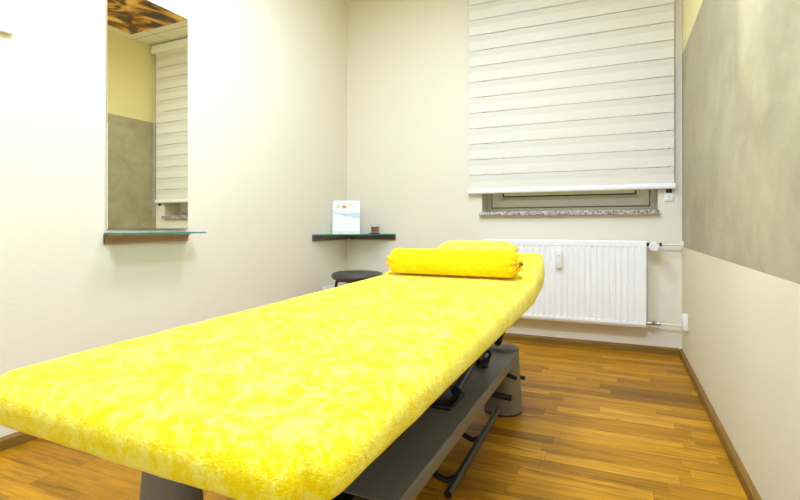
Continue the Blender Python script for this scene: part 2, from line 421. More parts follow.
# front band's lower edge sits on the slit lines; the rear band ends just under them
SL = 1.3115 - BZ0
fo, fs = blind_layer(BY, SL, False)
f1 = obj('front_fabric', fo, M_band, bl, smooth=0); obj('sheer_strip', fs, M_sheer, f1, smooth=0)
ro, rs = blind_layer(BY + .007, SL - OPQ - .0028, True)
r1 = obj('rear_fabric', ro, M_band, bl, smooth=0); obj('sheer_strip', rs, M_sheer, r1, smooth=0)
b = BM(); prism(b, [(BY - .010, BZ0 + .004), (BY - .012, BZ0 + .014), (BY - .008, BZ0 + .033), (BY - .002, BZ0 + .038), (BY + .012, BZ0 + .036), (BY + .014, BZ0 + .004), (BY + .008, BZ0), (BY - .006, BZ0)], 0, BX0 - .004, BX1 + .006)
rail = obj('bottom_rail', b, M_white, bl)
for x in (BX0 - .0065, BX1 + .0065):
    b = BM(); box(b, (x - .003, BY - .013, BZ0 - .001), (x + .003, BY + .015, BZ0 + .039), .002); obj('end_cap', b, M_plastic, rail)
# bead chain loop on the right
b = BM(); cx = BX1 + .030
pts = [(cx - .012, BY - .005, CZ + .01)] + [(cx - .012, BY - .005, 1.10 + .3)] + [(cx + .016 * math.cos(t) + .0, BY - .005 + .004 * math.sin(t), 1.035 + .022 * math.sin(t)) for t in [R(a) for a in range(180, 361, 15)]] + [(cx + .016, BY - .003, 1.4), (cx + .012, BY + .012, CZ + .01)]
tube(b, pts, .0018, 6)
obj('pull_chain', b, M_plastic, bl)

# shutter belt winder
wx, wz = .330, 1.130
bw = thing('belt_winder', 'small white shutter belt winder plate just under the right end of the blind', 'belt winder', (wx, YB, wz))
b = BM(); box(b, (wx - .027, YB - .012, wz - .055), (wx + .027, YB, wz + .06), .004); obj('cover_plate', b, M_plastic, bw)
b = BM(); box(b, (wx - .019, YB - .016, wz + .0), (wx + .019, YB - .0125, wz + .028), .001); obj('belt_slot', b, M_dark, bw)
b = BM(); lathe(b, [(0, .002), (.004, .002), (.0045, 0)], seg=12, mat=Matrix.Translation((wx, YB - .0125, wz - .025)) @ Matrix.Rotation(PI / 2, 4, 'X')); obj('screw', b, M_brass, bw)
b = BM(); box(b, (wx - .011, YB - .022, wz + .012), (wx + .011, YB - .0205, wz + .5)); obj('belt', b, M_vinyl, bw)

# ================================================================== RADIATOR
RX0, RX1, RZ0, RZ1, RY0, RY1 = -.948, .183, .195, .797, 3.758, 3.840
rad = thing('radiator', 'white ribbed panel radiator hanging under the window with valve pipes to the right', 'radiator', ((RX0 + RX1) / 2, RY1, RZ0))
b = BM()   # front sheet with pressed channels
P = .0404; n_r = int((RX1 - RX0 - .05) / P); x_s = (RX0 + RX1) / 2 - n_r * P / 2
prof = [(RX0, 0)]
for i in range(n_r):
    xa = x_s + i * P
    prof += [(xa + .006, 0), (xa + .012, 1), (xa + .0285, 1), (xa + .0345, 0)]
prof.append((RX1, 0))
zr = [(RZ0, 0), (RZ0 + .018, 0), (RZ0 + .034, 0), (RZ0 + .040, 1), (RZ1 - .046, 1), (RZ1 - .040, 0), (RZ1 - .008, 0), (RZ1, 0)]
dep = .0048
rows = []
for z, k in zr:
    yy = RY0 + (.010 if z in (RZ0,) else .004 if z == RZ1 else 0)
    rows.append([b.verts.new((x, yy + dep * k * c, z)) for x, c in prof])
for A, B in zip(rows, rows[1:]):
    for i in range(len(prof) - 1): b.faces.new([A[i], A[i + 1], B[i + 1], B[i]])
# edges back
bk = RY0 + .022
for row in (rows[0], rows[-1]):
    v0 = b.verts.new((RX0, bk, row[0].co.z)); v1 = b.verts.new((RX1, bk, row[0].co.z)); b.faces.new(row + [v1, v0])
obj('front_panel', b, M_white, rad, smooth=20)
b = BM(); box(b, (RX0 + .002, RY1 - .022, RZ0 + .01), (RX1 - .002, RY1, RZ1 - .012), .006); obj('rear_panel', b, M_white, rad)
for x0, x1 in ((RX0 - .003, RX0), (RX1, RX1 + .003)):
    b = BM(); box(b, (x0 - .0005, RY0 + .004, RZ0 + .006), (x1 + .0005, RY1 - .004, RZ1 - .001), .0012); obj('side_panel', b, M_white, rad)
b = BM(); gy0, gy1 = RY0 + .012, RY1 - .006
for y in (gy0, gy1 - .008): box(b, (RX0 + .002, y, RZ1 - .008), (RX1 - .002, y + .008, RZ1 - .001))
k = int((RX1 - RX0) / .02)
for i in range(k + 1):
    x = RX0 + .006 + i * (RX1 - RX0 - .018) / k; box(b, (x, gy0 + .007, RZ1 - .007), (x + .007, gy1 - .007, RZ1 - .002))
obj('top_grille', b, M_white, rad, smooth=0)
for x in (RX0 + .15, RX1 - .15):
    b = BM(); box(b, (x - .02, RY1 - .001, RZ0 + .06), (x + .02, YB, RZ1 - .06), .003)
    obj('wall_bracket', b, M_white, rad)
# heat meter
hm = BM(); hx = -.388; box(hm, (hx - .020, RY0 - .030, .590), (hx + .020, RY0 + .003, .718), .006); meter = obj('heat_meter', hm, M_plastic, rad)
b = BM(); box(b, (hx - .012, RY0 - .0315, .676), (hx + .012, RY0 - .0297, .690), .0005); obj('display', b, M_smudge, meter)
# supply pipe, thermostat, return valve
py, pz = RY0 + .05, .771
b = BM(); tube(b, [(RX1 - .002, py, pz), (RX1 + .028, py, pz)], .011); tube(b, [(RX1 + .012, py, pz), (RX1 + .022, py, pz)], .014, 6); obj('valve_union', b, M_black, rad)
b = BM(); lathe(b, [(0, 0), (.012, 0), (.014, .01), (.014, .022), (.0, .022)], seg=18, mat=Matrix.Translation((RX1 + .027, py, pz)) @ Matrix.Rotation(PI / 2, 4, 'Y')); tube(b, [(RX1 + .048, py, pz), (RX1 + .078, py, pz)], .0135, 16); obj('valve_body', b, M_white, rad)
b = BM(); lathe(b, [(0, .082), (.026, .082), (.032, .077), (.034, .060), (.032, .026), (.020, .014), (.014, .0), (0, 0)], seg=28, mat=Matrix.Translation((RX1 + .05, py - .004, pz - .012)) @ Matrix.Rotation(PI / 2, 4, 'X')); obj('thermostat_head', b, M_plastic, rad)
b = BM(); tube(b, [(RX1 + .078, py, pz), (RX1 + .10, py, pz)], .012, 12); obj('pipe_nut', b, M_black, rad)
b = BM(); tube(b, [(RX1 + .098, py, pz), (XR, py, pz)], .0075); pipe = obj('supply_pipe', b, M_pipe, rad)
b = BM(); lathe(b, [(0, .012), (.010, .012), (.024, .006), (.026, 0)], seg=20, mat=Matrix.Translation((XR, py, pz)) @ Matrix.Rotation(-PI / 2, 4, 'Y')); obj('pipe_rosette', b, M_plastic, rad)
pz2 = .222
b = BM(); tube(b, [(RX1 - .002, py, pz2), (RX1 + .092, py, pz2)], .010); tube(b, [(RX1 + .01, py, pz2), (RX1 + .026, py, pz2)], .015, 6); tube(b, [(RX1 + .036, py, pz2), (RX1 + .060, py, pz2)], .0135, 12); tube(b, [(RX1 + .070, py, pz2), (RX1 + .088, py, pz2)], .015, 6); tube(b, [(RX1 + .047, py, pz2), (RX1 + .047, py - .03, pz2)], .009, 12)
obj('return_valve', b, M_brass, rad)
b = BM(); tube(b, [(RX1 + .09, py, pz2), (XR, py, pz2 - .004)], .0075); obj('return_pipe', b, M_pipe, rad)
b = BM(); lathe(b, [(0, .012), (.010, .012), (.024, .006), (.026, 0)], seg=20, mat=Matrix.Translation((XR, py, pz2 - .004)) @ Matrix.Rotation(-PI / 2, 4, 'Y')); obj('pipe_rosette', b, M_plastic, rad)

# ================================================================== WALL SOCKETS
so = thing('wall_socket', 'white surface mounted wall socket low on the right wall by the radiator pipe', 'socket', (XR, 3.57, .225))
b = BM(); box(b, (XR - .030, 3.53, .240), (XR, 3.61, .336), .005); obj('socket_box', b, M_plastic, so)
b = BM(); lathe(b, [(.0, -.012), (.019, -.012), (.0195, 0), (.024, .001), (.024, -.002)], seg=24, mat=Matrix.Translation((XR - .0305, 3.57, .288)) @ Matrix.Rotation(-PI / 2, 4, 'Y')); obj('socket_insert', b, M_smudge, so)
so2 = thing('wall_socket', 'white multiple wall socket low on the left wall behind the round stool', 'socket', (XL, 3.57, .345))
b = BM(); box(b, (XL, 3.462, .305), (XL + .012, 3.678, .387), .003); obj('socket_frame', b, M_plastic, so2)
for i in range(3):
    b = BM(); lathe(b, [(.0, .003), (.019, .003), (.020, .006), (.0245, .006), (.025, 0)], seg=24, mat=Matrix.Translation((XL + .0115, 3.498 + .071 * i, .346)) @ Matrix.Rotation(PI / 2, 4, 'Y')); obj('socket_insert', b, M_white, so2)

# ================================================================== MIRROR AND ITS SHELF
MX, MY0, MY1, MZ0, MZ1 = XL + .015, 1.566, 2.043, .886, 2.083
mi_ = thing('wall_mirror', 'tall frameless mirror on the left wall reflecting the blind and grey plaster', 'mirror', (XL, (MY0 + MY1) / 2, MZ0))
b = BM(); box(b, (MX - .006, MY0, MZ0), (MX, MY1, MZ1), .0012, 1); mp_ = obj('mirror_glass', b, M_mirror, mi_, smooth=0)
b = BM(); box(b, (XL, MY0 + .05, MZ0 + .06), (MX - .0062, MY1 - .05, MZ1 - .06)); obj('mirror_backing', b, M_plastic, mi_, smooth=0)
# mirror hangs a hair off parallel
MROT = -.90
mi_.rotation_euler = (0, 0, R(MROT))

def cove(s=1):   # shelf profile section in (distance from wall, z below glass)
    return [(0, 0), (.036, 0), (.036, -.004), (.030, -.007)] + [(.014 + .016 * math.cos(R(a)), -.036 + .029 * math.sin(R(a))) for a in (80, 60, 40, 20, 0)][0:0] + [(.024, -.012), (.018, -.020), (.0135, -.030), (.012, -.045), (0, -.045)]
gz = .868
sh = thing('mirror_shelf', 'narrow glass wall shelf on an aluminium rail directly under the mirror', 'shelf', (XL, (MY0 + MY1) / 2, gz - .053))
def slab(poly, z0, z1):
    bm = BM(); A = [bm.verts.new((x, y, z0)) for x, y in poly]; B = [bm.verts.new((x, y, z1)) for x, y in poly]; k = len(poly)
    bm.faces.new(A[::-1]); bm.faces.new(B)
    for i in range(k): bm.faces.new([A[i], A[(i + 1) % k], B[(i + 1) % k], B[i]]).material_index = 1
    return bm
obj('glass_plate', slab([(XL + .001, MY0 - .010), (XL + .155, MY0 - .010), (XL + .155, MY1 + .002), (XL + .001, MY1 + .002)], gz - .008, gz), [M_gshelf, M_edge], sh, smooth=0)
b = BM(); prism(b, [(XL + u, gz - .0085 + w) for u, w in cove()], 1, MY0 - .010, MY1 + .002); rl = obj('shelf_rail', b, M_alu2, sh, smooth=50)
for y in (MY0 - .0125, MY1 + .002):
    b = BM(); prism(b, [(XL + u, gz - .0085 + w) for u, w in cove()], 1, y, y + .0025); obj('rail_end_cap', b, M_alu, rl)

# ================================================================== CORNER SHELF
cz = .832; CY, CX = 3.31, -1.768
cs = thing('corner_shelf', 'dark triangular glass corner shelf on metal rails above the stool', 'shelf', (XL, YB, cz - .053))
obj('glass_plate', slab([(XL + .001, YB - .001), (XL + .001, CY), (XL + .04, CY), (CX, YB - .04), (CX, YB - .001)], cz - .008, cz), [M_gshelf, M_edge], cs, smooth=0)
b = BM(); prism(b, [(XL + u, cz - .0085 + w) for u, w in cove()], 1, CY, YB - .001); obj('shelf_rail', b, M_alu, cs, smooth=50)
b = BM(); prism(b, [(YB - u, cz - .0085 + w) for u, w in cove()], 0, XL + .037, CX); obj('shelf_rail', b, M_alu, cs, smooth=50)

# leaflet card standing on the corner shelf, facing the room
lf = thing('display_card', 'white printed card with small orange logo standing upright on the corner shelf', 'card', (-2.13, 3.63, cz))
LW, LH = .236, .290
lf_fwd = Vector((.42, -.906, 0)).normalized(); lf_r = Vector((0, 0, 1)).cross(-lf_fwd).normalized() * -1
if lf_r.x < 0: lf_r = -lf_r
lean = R(7); lf_up = (Vector((0, 0, 1)) * math.cos(lean) - lf_fwd * math.sin(lean)); lf_n = lf_r.cross(lf_up).normalized()
if lf_n.dot(lf_fwd) < 0: lf_n = -lf_n
lo_ = Vector((-2.13, 3.63, cz + .0005))
def LP(u, v, d=0): return lo_ + lf_r * (u - .5) * LW + lf_up * v * LH + lf_n * d
def lpoly(bm, uv, d0, d1, mi=0):
    A = [bm.verts.new(LP(u, v, d0)) for u, v in uv]; B = [bm.verts.new(LP(u, v, d1)) for u, v in uv]; k = len(uv)
    for f in [A[::-1], B] + [[A[i], A[(i + 1) % k], B[(i + 1) % k], B[i]] for i in range(k)]: bm.faces.new(f).material_index = mi
def lrect(u0, v0, u1, v1): return [(u0, v0), (u1, v0), (u1, v1), (u0, v1)]
b = BM(); lpoly(b, lrect(0, 0, 1, 1), -.004, 0); card = obj('card_sheet', b, M_paper, lf, smooth=0)
b = BM(); A = LP(.3, .6, -.004); B_ = LP(.7, .6, -.004); C_ = LP(.7, 0, -.004); D_ = LP(.3, 0, -.004)
q = [D_, C_, B_, A]; bk_ = Vector((-lf_fwd.x, -lf_fwd.y, 0)) * .09
va = [b.verts.new(p) for p in (A, B_, Vector((C_.x, C_.y, cz + .001)) + bk_, Vector((D_.x, D_.y, cz + .001)) + bk_)]; vb = [b.verts.new(v.co - lf_fwd * .002) for v in va]
for f in [va[::-1], vb] + [[va[i], va[(i + 1) % 4], vb[(i + 1) % 4], vb[i]] for i in range(4)]: b.faces.new(f)
obj('back_strut', b, M_paper, lf, smooth=0)
b = BM(); lpoly(b, lrect(.36, .77, .50, .855), .0002, .0006); obj('orange_logo', b, M_porange, lf, smooth=0)
b = BM(); lpoly(b, lrect(.585, .855, .655, .915), .0002, .0006); obj('yellow_logo', b, M_pyel, lf, smooth=0); b = BM(); lpoly(b, lrect(.135, .765, .21, .815), .0002, .0006); obj('yellow_logo', b, M_pyel, lf, smooth=0)
b = BM(); lpoly(b, lrect(.18, .83, .225, .868), .0002, .0006); obj('violet_mark', b, M_pviolet, lf, smooth=0)
b = BM(); lpoly(b, [(.22, .86), (.34, .83), (.34, .80), (.29, .84)], .0002, .0006); obj('pink_lettering', b, M_pink, lf, smooth=0); b = BM(); lpoly(b, [(.40, .56), (.52, .545), (.52, .53), (.40, .535)], .0002, .0006); obj('pink_lettering', b, M_pink, lf, smooth=0)
for u0, v0, u1 in [(.69, .895, .87), (.69, .84, .86)] + [(.16 + i * .115, .668, .235 + i * .115) for i in range(6)]:
    b = BM(); lpoly(b, lrect(u0, v0, u1, v0 + .014), .0002, .0006); obj('grey_lettering', b, M_smudge, lf, smooth=0)
b = BM(); lpoly(b, [(.03, .645), (.30, .625), (.60, .61), (.985, .645), (.985, .455), (.75, .49), (.45, .545), (.2, .59), (.03, .605)], .0001, .0004); obj('blue_wave', b, M_pblue, lf, smooth=0)
b = BM(); lpoly(b, lrect(.03, .02, .97, .075), .0001, .0004); obj('cream_band', b, M_pcream, lf, smooth=0)

# coaster + candle glass
gx, gy = -1.928, 3.786
b = BM(); lathe(b, [(0, 0), (.048, 0), (.05, .003), (.048, .006), (0, .006)], (gx - .008, gy, cz + .0005), 32)
tag(obj('coaster', b, M_dark, loc=(gx - .008, gy, cz)), 'flat dark round coaster under the small glass on the corner shelf', 'coaster')
cg = thing('candle_glass', 'small clear glass with orange filling and a yellow stick on the corner shelf', 'glass', (gx, gy, cz + .007))
z0 = cz + .007
b = BM(); lathe(b, [(0, 0), (.032, 0), (.035, .003), (.037, .078), (.0345, .078), (.0325, .006), (0, .006)], (gx, gy, z0), 32); obj('glass_wall', b, M_glass, cg)
b = BM(); lathe(b, [(0, .0065), (.0318, .0065), (.0332, .040), (0, .040)], (gx, gy, z0), 28); obj('orange_filling', b, M_wax, cg)
b = BM(); lathe(b, [(0, .0405), (.0332, .0405), (.0337, .053), (0, .051)], (gx, gy, z0), 28); obj('dark_layer', b, M_vinyl, cg)
b = BM(); tube(b, [(gx + .002, gy, z0 + .03), (gx + .003, gy, z0 + .10)], .002, 8); tube(b, [(gx + .003, gy, z0 + .099), (gx + .004, gy, z0 + .115), (gx + .0035, gy, z0 + .132)], [.002, .0045, .0015], 10); obj('stick', b, M_wick, cg)

# ================================================================== STOOL
stx, sty, stz = -1.895, 3.41, .534
st = thing('round_stool', 'round charcoal padded stool with black legs standing in the corner under the shelf', 'stool', (stx, sty, 0))
b = BM(); lathe(b, [(0, -.0585), (.130, -.0585), (.168, -.064), (.192, -.056), (.206, -.040), (.208, -.026), (.200, -.012), (.182, -.004), (.15, -.001), (0, .001)], (stx, sty, stz), 48); obj('seat', b, M_vinyl, st, smooth=60)
b = BM(); lathe(b, [(0, -.082), (.10, -.082), (.105, -.070), (.105, -.0585), (0, -.0585)], (stx, sty, stz), 32); obj('seat_plate', b, M_black, st)
for a in (200, 290, 20, 110):
    d = Vector((math.cos(R(a)), math.sin(R(a)), 0)); c = Vector((stx, sty, 0))
    b = BM(); tube(b, smooth_path([c + d * .09 + Vector((0, 0, stz - .072)), c + d * .150 + Vector((0, 0, stz - .074)), c + d * .172 + Vector((0, 0, stz - .10)), c + d * .185 + Vector((0, 0, .25)), c + d * .20 + Vector((0, 0, .012))], 6), .0115, 12)
    leg = obj('leg', b, M_black, st)
    b = BM(); lathe(b, [(0, 0), (.016, 0), (.017, .02), (.0125, .026), (0, .026)], tuple(c + d * .20), 16); obj('rubber_foot', b, M_rubber, leg)
b = BM(); tube(b, [(stx + .175 * math.cos(R(a)), sty + .175 * math.sin(R(a)), stz - .13) for a in range(0, 361, 10)], .007, 10, caps=False); obj('brace_ring', b, M_chrome, st)
b = BM(); lathe(b, [(0, -.20), (.02, -.20), (.02, -.083), (0, -.083)], (stx, sty, stz), 20)
for a in (245, 335, 65, 155):
    tube(b, [(stx + .02 * math.cos(R(a)), sty + .02 * math.sin(R(a)), stz - .19), (stx + .172 * math.cos(R(a)), sty + .172 * math.sin(R(a)), stz - .13)], .006, 8)
obj('chrome_column', b, M_chrome, st)

# ================================================================== PICTURE AT THE LEFT EDGE
PY0, PY1, PZa, PZb = .74, 1.165, 1.677, 2.20
pc = thing('wall_picture', 'white canvas board on the left wall at the photo edge beside the mirror', 'picture', (XL, (PY0 + PY1) / 2, PZa))
b = BM(); box(b, (XL + .003, PY0, PZa), (XL + .026, PY1, PZb), .002); obj('canvas', b, M_canvas, pc)
b = BM(); box(b, (XL, PY0 + .02, PZa + .015), (XL + .006, PY1 - .02, PZb - .015)); obj('stretcher_frame', b, M_canvas, pc)
for (y0, za, w, h) in ((1.04, 1.84, .050, .016), (.90, 1.86, .07, .03)):
    b = BM(); prism(b, [(y0 + w * math.cos(R(a)), za + h * math.sin(R(a))) for a in range(0, 360, 20)], 0, XL + .0255, XL + .0264)
    obj('grey_print', b, M_smudge, pc)

# ================================================================== MASSAGE TABLE
TX0, TX1, TY0, TY1, TZ = -1.108, -.330, .503, 2.635, .615
TH = .082; HY = 2.21; HS = .24
def rise(y):
    t = y - HY; w = .05; b0 = .026 * (y - .55)
    if t < -w: return b0
    if t > w: return b0 + HS * t
    return b0 + HS * (t + w) ** 2 / (4 * w)
mt = thing('massage_table', 'height adjustable massage table with grey base standing on the parquet', 'massage table', ((TX0 + TX1) / 2, (TY0 + TY1) / 2, 0))

def rbox(x0, x1, y0, y1, z0, z1, r, nx, ny, nz, fn=None, hole=None):
    """box with every edge rounded by r, finely divided; fn moves each vertex; hole drops underside faces further in than hole"""
    bm = BM(); vs = {}
    def V(i, j, k):
        key = (i, j, k)
        if key not in vs:
            p = Vector((x0 + (x1 - x0) * i / nx, y0 + (y1 - y0) * j / ny, z0 + (z1 - z0) * k / nz))
            c = Vector((min(max(p.x, x0 + r), x1 - r), min(max(p.y, y0 + r), y1 - r), min(max(p.z, z0 + min(r, .02)), z1 - r)))
            d = p - c
            if d.length > 1e-7:
                rr = r
                if p.z < z0 + .02: rr = r
                # cube direction to sphere
                m = max(abs(d.x), abs(d.y), abs(d.z)); d2 = d.normalized()
                rz = min(r, .02) if p.z < c.z else r
                p = c + Vector((d2.x * r, d2.y * r, d2.z * rz))
            vs[key] = bm.verts.new(p)
        return vs[key]
    def quad(a, b_, c, d):
        bm.faces.new([V(*a), V(*b_), V(*c), V(*d)])
    for i in range(nx):
        for j in range(ny):
            quad((i, j, nz), (i + 1, j, nz), (i + 1, j + 1, nz), (i, j + 1, nz))
            xm = x0 + (x1 - x0) * (i + .5) / nx; ym = y0 + (y1 - y0) * (j + .5) / ny
            if hole is None or min(xm - x0, x1 - xm, ym - y0, y1 - ym) < hole:
                quad((i, j, 0), (i, j + 1, 0), (i + 1, j + 1, 0), (i + 1, j, 0))
    for k in range(nz):
        for i in range(nx):
            quad((i, 0, k), (i + 1, 0, k), (i + 1, 0, k + 1), (i, 0, k + 1)); quad((i, ny, k), (i, ny, k + 1), (i + 1, ny, k + 1), (i + 1, ny, k))
        for j in range(ny):
            quad((0, j, k), (0, j, k + 1), (0, j + 1, k + 1), (0, j + 1, k)); quad((nx, j, k), (nx, j + 1, k), (nx, j + 1, k + 1), (nx, j, k + 1))
    if fn:
        for v in bm.verts: v.co = fn(v.co)
    return bm

def headend(p):
    q = p.copy(); k = max(0, min(1, (p.z - (TZ - TH)) / TH)); t = max(0, min(1, (p.y - 2.1) / .5)); t = t * t * (3 - 2 * t)
    q.z += rise(p.y) * (.22 + .78 * k); q.y -= .19 * (1 - k) * t
    return q
# creases in the cloth: segments on the table top (x, y) with depth and width
CREASE = [((-.62, 2.10), (-.527, 1.38), .013, .011), ((-.605, 1.42), (-.578, 1.12), .011, .010), ((-.423, 2.14), (-.385, 1.45), .010, .012), ((-.80, 1.95), (-.72, 1.55), .008, .011), ((-.95, 1.75), (-.86, 1.40), .007, .012), ((-.70, 1.12), (-.62, .95), .006, .012)]
def cloth(p):
    q = p.copy(); top = max(0, min(1, (p.z - (TZ - .05)) / .05))
    p = p.copy()
    for cx_, sx_ in ((TX0, 1), (TX1, -1)):          # rounded corners in plan
        for cy_, sy_, rc in ((TY0, 1, .08), (TY1, -1, .05)):
            vx, vy = rc - (p.x - cx_) * sx_, rc - (p.y - cy_) * sy_
            if vx > 0 and vy > 0:
                k_ = max(vx, vy) / math.hypot(vx, vy)
                p.x = cx_ + sx_ * (rc - vx * k_); p.y = cy_ + sy_ * (rc - vy * k_)
    q = headend(p)
    q.x -= .030 * (TX1 - p.x) / (TX1 - TX0) * max(0, 1 - (p.y - TY0) / 1.2)
    q.y -= .024 * (p.x - TX0) / (TX1 - TX0) * max(0, 1 - (p.y - TY0) / .6)
    n1 = noise.noise(Vector((p.x * 6, p.y * 5, p.z * 6))); n2 = noise.noise(Vector((p.x * 17 + 5, p.y * 14, p.z * 15)))
    for (a, c, dpt, w) in CREASE:
        a = Vector((a[0], a[1])); c = Vector((c[0], c[1])); pp = Vector((p.x, p.y)); ab = c - a
        t = max(0, min(1, (pp - a).dot(ab) / ab.length_squared)); d = (pp - (a + ab * t)).length
        fade = math.sin(PI * min(1, max(0, t * .9 + .05)))
        q.z += top * fade * dpt * (math.exp(-(d / w) ** 2) - .7 * math.exp(-((d - 1.7 * w) / w) ** 2))
    q.z += top * (n1 * .0025 + n2 * .0012)
    side = 1 - top
    cx = (TX0 + TX1) / 2
    q.x += side * max(-1, min(1, (p.x - cx) / .3)) * (n1 * .004 + n2 * .002)
    q.y += side * (1 if p.y > 1.5 else -1) * (n1 * .003 + n2 * .002) * max(0, 1 - min(abs(p.y - TY0), abs(p.y - TY1)) / .12)
    if p.z < TZ - TH + .02: q.z += n1 * .006
    return q
b = rbox(TX0, TX1, TY0, TY1, TZ - TH, TZ, .048, 90, 240, 10, cloth, .07)
cv = obj('table_cover', b, M_terry, smooth=80, loc=((TX0 + TX1) / 2, (TY0 + TY1) / 2, TZ - TH))
tag(cv, 'yellow terry cloth fitted cover stretched over the massage table', 'cover')
# cushion inside the cover
def lift(p): return headend(p)
e = .016
b = rbox(TX0 + e, TX1 - e, TY0 + e, HY - .004, TZ - TH + .012, TZ - e, .03, 8, 24, 3, lift); obj('main_cushion', b, M_cush, mt)
b = rbox(TX0 + e, TX1 - e, HY + .004, TY1 - e, TZ - TH + .012, TZ - e, .03, 8, 16, 3, lift); obj('head_cushion', b, M_cush, mt)
# steel top frame
fz = TZ - TH - .028
b = BM()
for x in (TX0 + .10, TX1 - .13): box(b, (x, TY0 + .16, fz), (x + .03, HY, fz + .036), .003)
for y in (TY0 + .16, 1.15, HY - .03): box(b, (TX0 + .10, y, fz), (TX1 - .10, y + .03, fz + .036), .003)
obj('top_frame', b, M_black, mt)
b = BM()
for x in ((TX0 + TX1) / 2,):
    tube(b, [(x, HY, fz + .012), (x, HY + .36, fz + .012 + .2 * rise(HY + .36))], .012, 10)
obj('head_frame', b, M_black, mt)
# grey base cover with turned-down lips
BX_0, BX_1, BYa, BYb, BZ = -.95, -.430, .95, 2.335, .302
b = BM(); lip = .040
box(b, (BX_0, BYa, BZ - .004), (BX_1 - .004, BYb, BZ), .0015)
tube(b, [(BX_1 - .006, BYa, BZ - .0045), (BX_1 - .006, BYb, BZ - .0045)], .006, 12)
box(b, (BX_1 - .005, BYa, BZ - lip), (BX_1 - .0005, BYb, BZ - .003), .001); box(b, (BX_0, BYa, BZ - lip), (BX_0 + .004, BYb, BZ - .003), .001)
obj('base_cover', b, M_grey, mt)
# tapered round pedestals at the four corners
for (x, y, h) in ((-.508, 2.372, .318), (-.925, 2.372, .318), (-.508, .80, .31), (-.928, .80, .375)):
    b = BM()
    rt = .0755 if h < .35 else .060
    lathe(b, [(.070, .008), (.088, .008), (.089, .016), (rt, h - .02), (rt, h - .012), (rt - .002, h - .004), (rt - .01, h), (0, h)], (x, y, 0), 40)
    pd = obj('pedestal', b, M_greyl, mt, smooth=40)
    b = BM(); lathe(b, [(0, 0), (.087, 0), (.090, .005), (.087, .011), (0, .011)], (x, y, 0), 40); obj('rubber_foot', b, M_rubber, pd)
# lower chassis and lift arms
b = BM(); box(b, (-.80, .80, .14), (-.62, 2.40, .20), .004); box(b, (-.95, .82, .15), (-.47, .90, .19), .003); box(b, (-.95, 2.33, .15), (-.47, 2.41, .19), .003); obj('chassis_beam', b, M_black, mt)
for x in (-.86, -.64):
    b = BM(); tube(b, [(x, 2.05, BZ + .012), (x, 1.45, fz + .01)], .018, 10); tube(b, [(x, 1.02, BZ + .012), (x, 1.65, fz + .01)], .018, 10); obj('lift_arm', b, M_black, mt)
b = BM(); box(b, (-.60, 1.50, BZ + .0005), (-.49, 1.66, BZ + .012), .002); obj('arm_mount', b, M_black, mt)
b = BM(); box(b, (-.60, 2.05, BZ + .0005), (-.51, 2.12, BZ + .03), .002); obj('arm_mount', b, M_black, mt)
# gas spring, head release grip and lever above the base cover
b = BM(); tube(b, [(-.512, 1.62, BZ + .026), (-.538, 1.95, BZ + .046)], .018, 16); tube(b, [(-.538, 1.95, BZ + .046), (-.545, 2.05, .40)], .009, 10); obj('gas_spring', b, M_black, mt)
b = BM(); tube(b, [(-.527, 1.93, .352), (-.522, 2.02, .378)], .024, 14); obj('spring_head', b, M_black, mt)
b = BM(); tube(b, [(-.502, 2.2, .360), (-.496, 2.2, .368), (-.452, 2.2, .50)], [.013, .0165, .0165], 14); obj('release_grip', b, M_black, mt)
b = BM(); tube(b, smooth_path([(-.53, 2.0, .376), (-.490, 2.0, .376), (-.482, 2.0, .362), (-.502, 1.99, .322)], 5), .0065, 10); lathe(b, [(0, -.014), (.011, -.008), (.014, 0), (.011, .008), (0, .014)], (-.503, 1.99, .319), 14); obj('lever', b, M_black, mt)
# foot control bar
rz_ = .105
b = BM(); tube(b, smooth_path([(-.470, 2.10, rz_), (-.467, 1.9, rz_), (-.460, 1.5, rz_), (-.457, 1.37, rz_)], 4), .0125, 14); bar = obj('foot_bar', b, M_black, mt)
for y in (1.80, 1.48):
    b = BM(); tube(b, smooth_path([(-.464, y, rz_), (-.50, y - .01, rz_ - .012), (-.56, y, rz_ + .01), (-.62, y + .02, .16)], 5), .010, 10); obj('bar_bracket', b, M_black, bar)
b = BM(); tube(b, [(-.56, 2.20, .135), (-.432, 2.20, .125)], .014, 12); obj('side_stub', b, M_rubber, mt)
b = BM(); tube(b, [(-.47, 2.28, .205), (-.425, 2.255, .20)], .010, 12); obj('side_stub', b, M_rubber, mt)
b = BM(); tube(b, [(-.47, 2.50, .135), (-.425, 2.50, .130)], .010, 12); tube(b, [(-.62, 2.36, .16), (-.47, 2.50, .135)], .010, 8); obj('side_stub', b, M_rubber, mt)

# ================================================================== BOLSTER AND PILLOW
RB = .063
def surf(y): return TZ + rise(y)
A = Vector((-.402, 2.195, 0)); B_ = Vector((-1.032, 2.205, 0))
for p in (A, B_): p.z = surf(p.y) + RB * math.sqrt(1 + HS ** 2) + .003
axis = (B_ - A); Lb = axis.length; axis.normalize(); uu = axis.cross(Vector((0, 0, 1))).normalized(); ww = uu.cross(axis)
b = BM(); seg = 72
prof = []
for i in range(9):    # gathered end
    t = i / 8; prof.append((-.030 * math.sin(t * PI / 2) * 0 + .030 * (1 - math.cos(t * PI / 2)) - .030 + .030 * t * 0, .012 + (RB - .012) * math.sin(t * PI / 2) ** .8, 1 - t))
prof = []
for i in range(10):
    t = i / 9; prof.append((.045 * (1 - math.cos(t * PI / 2)) , .012 + (RB - .012) * math.sin(t * PI / 2), (1 - t) ** .7))
for i in range(1, 24): prof.append((.045 + (Lb - .09) * i / 24, RB, 0))
prof += [(Lb - s, r, g) for s, r, g in reversed(prof[:10])]
rings = []
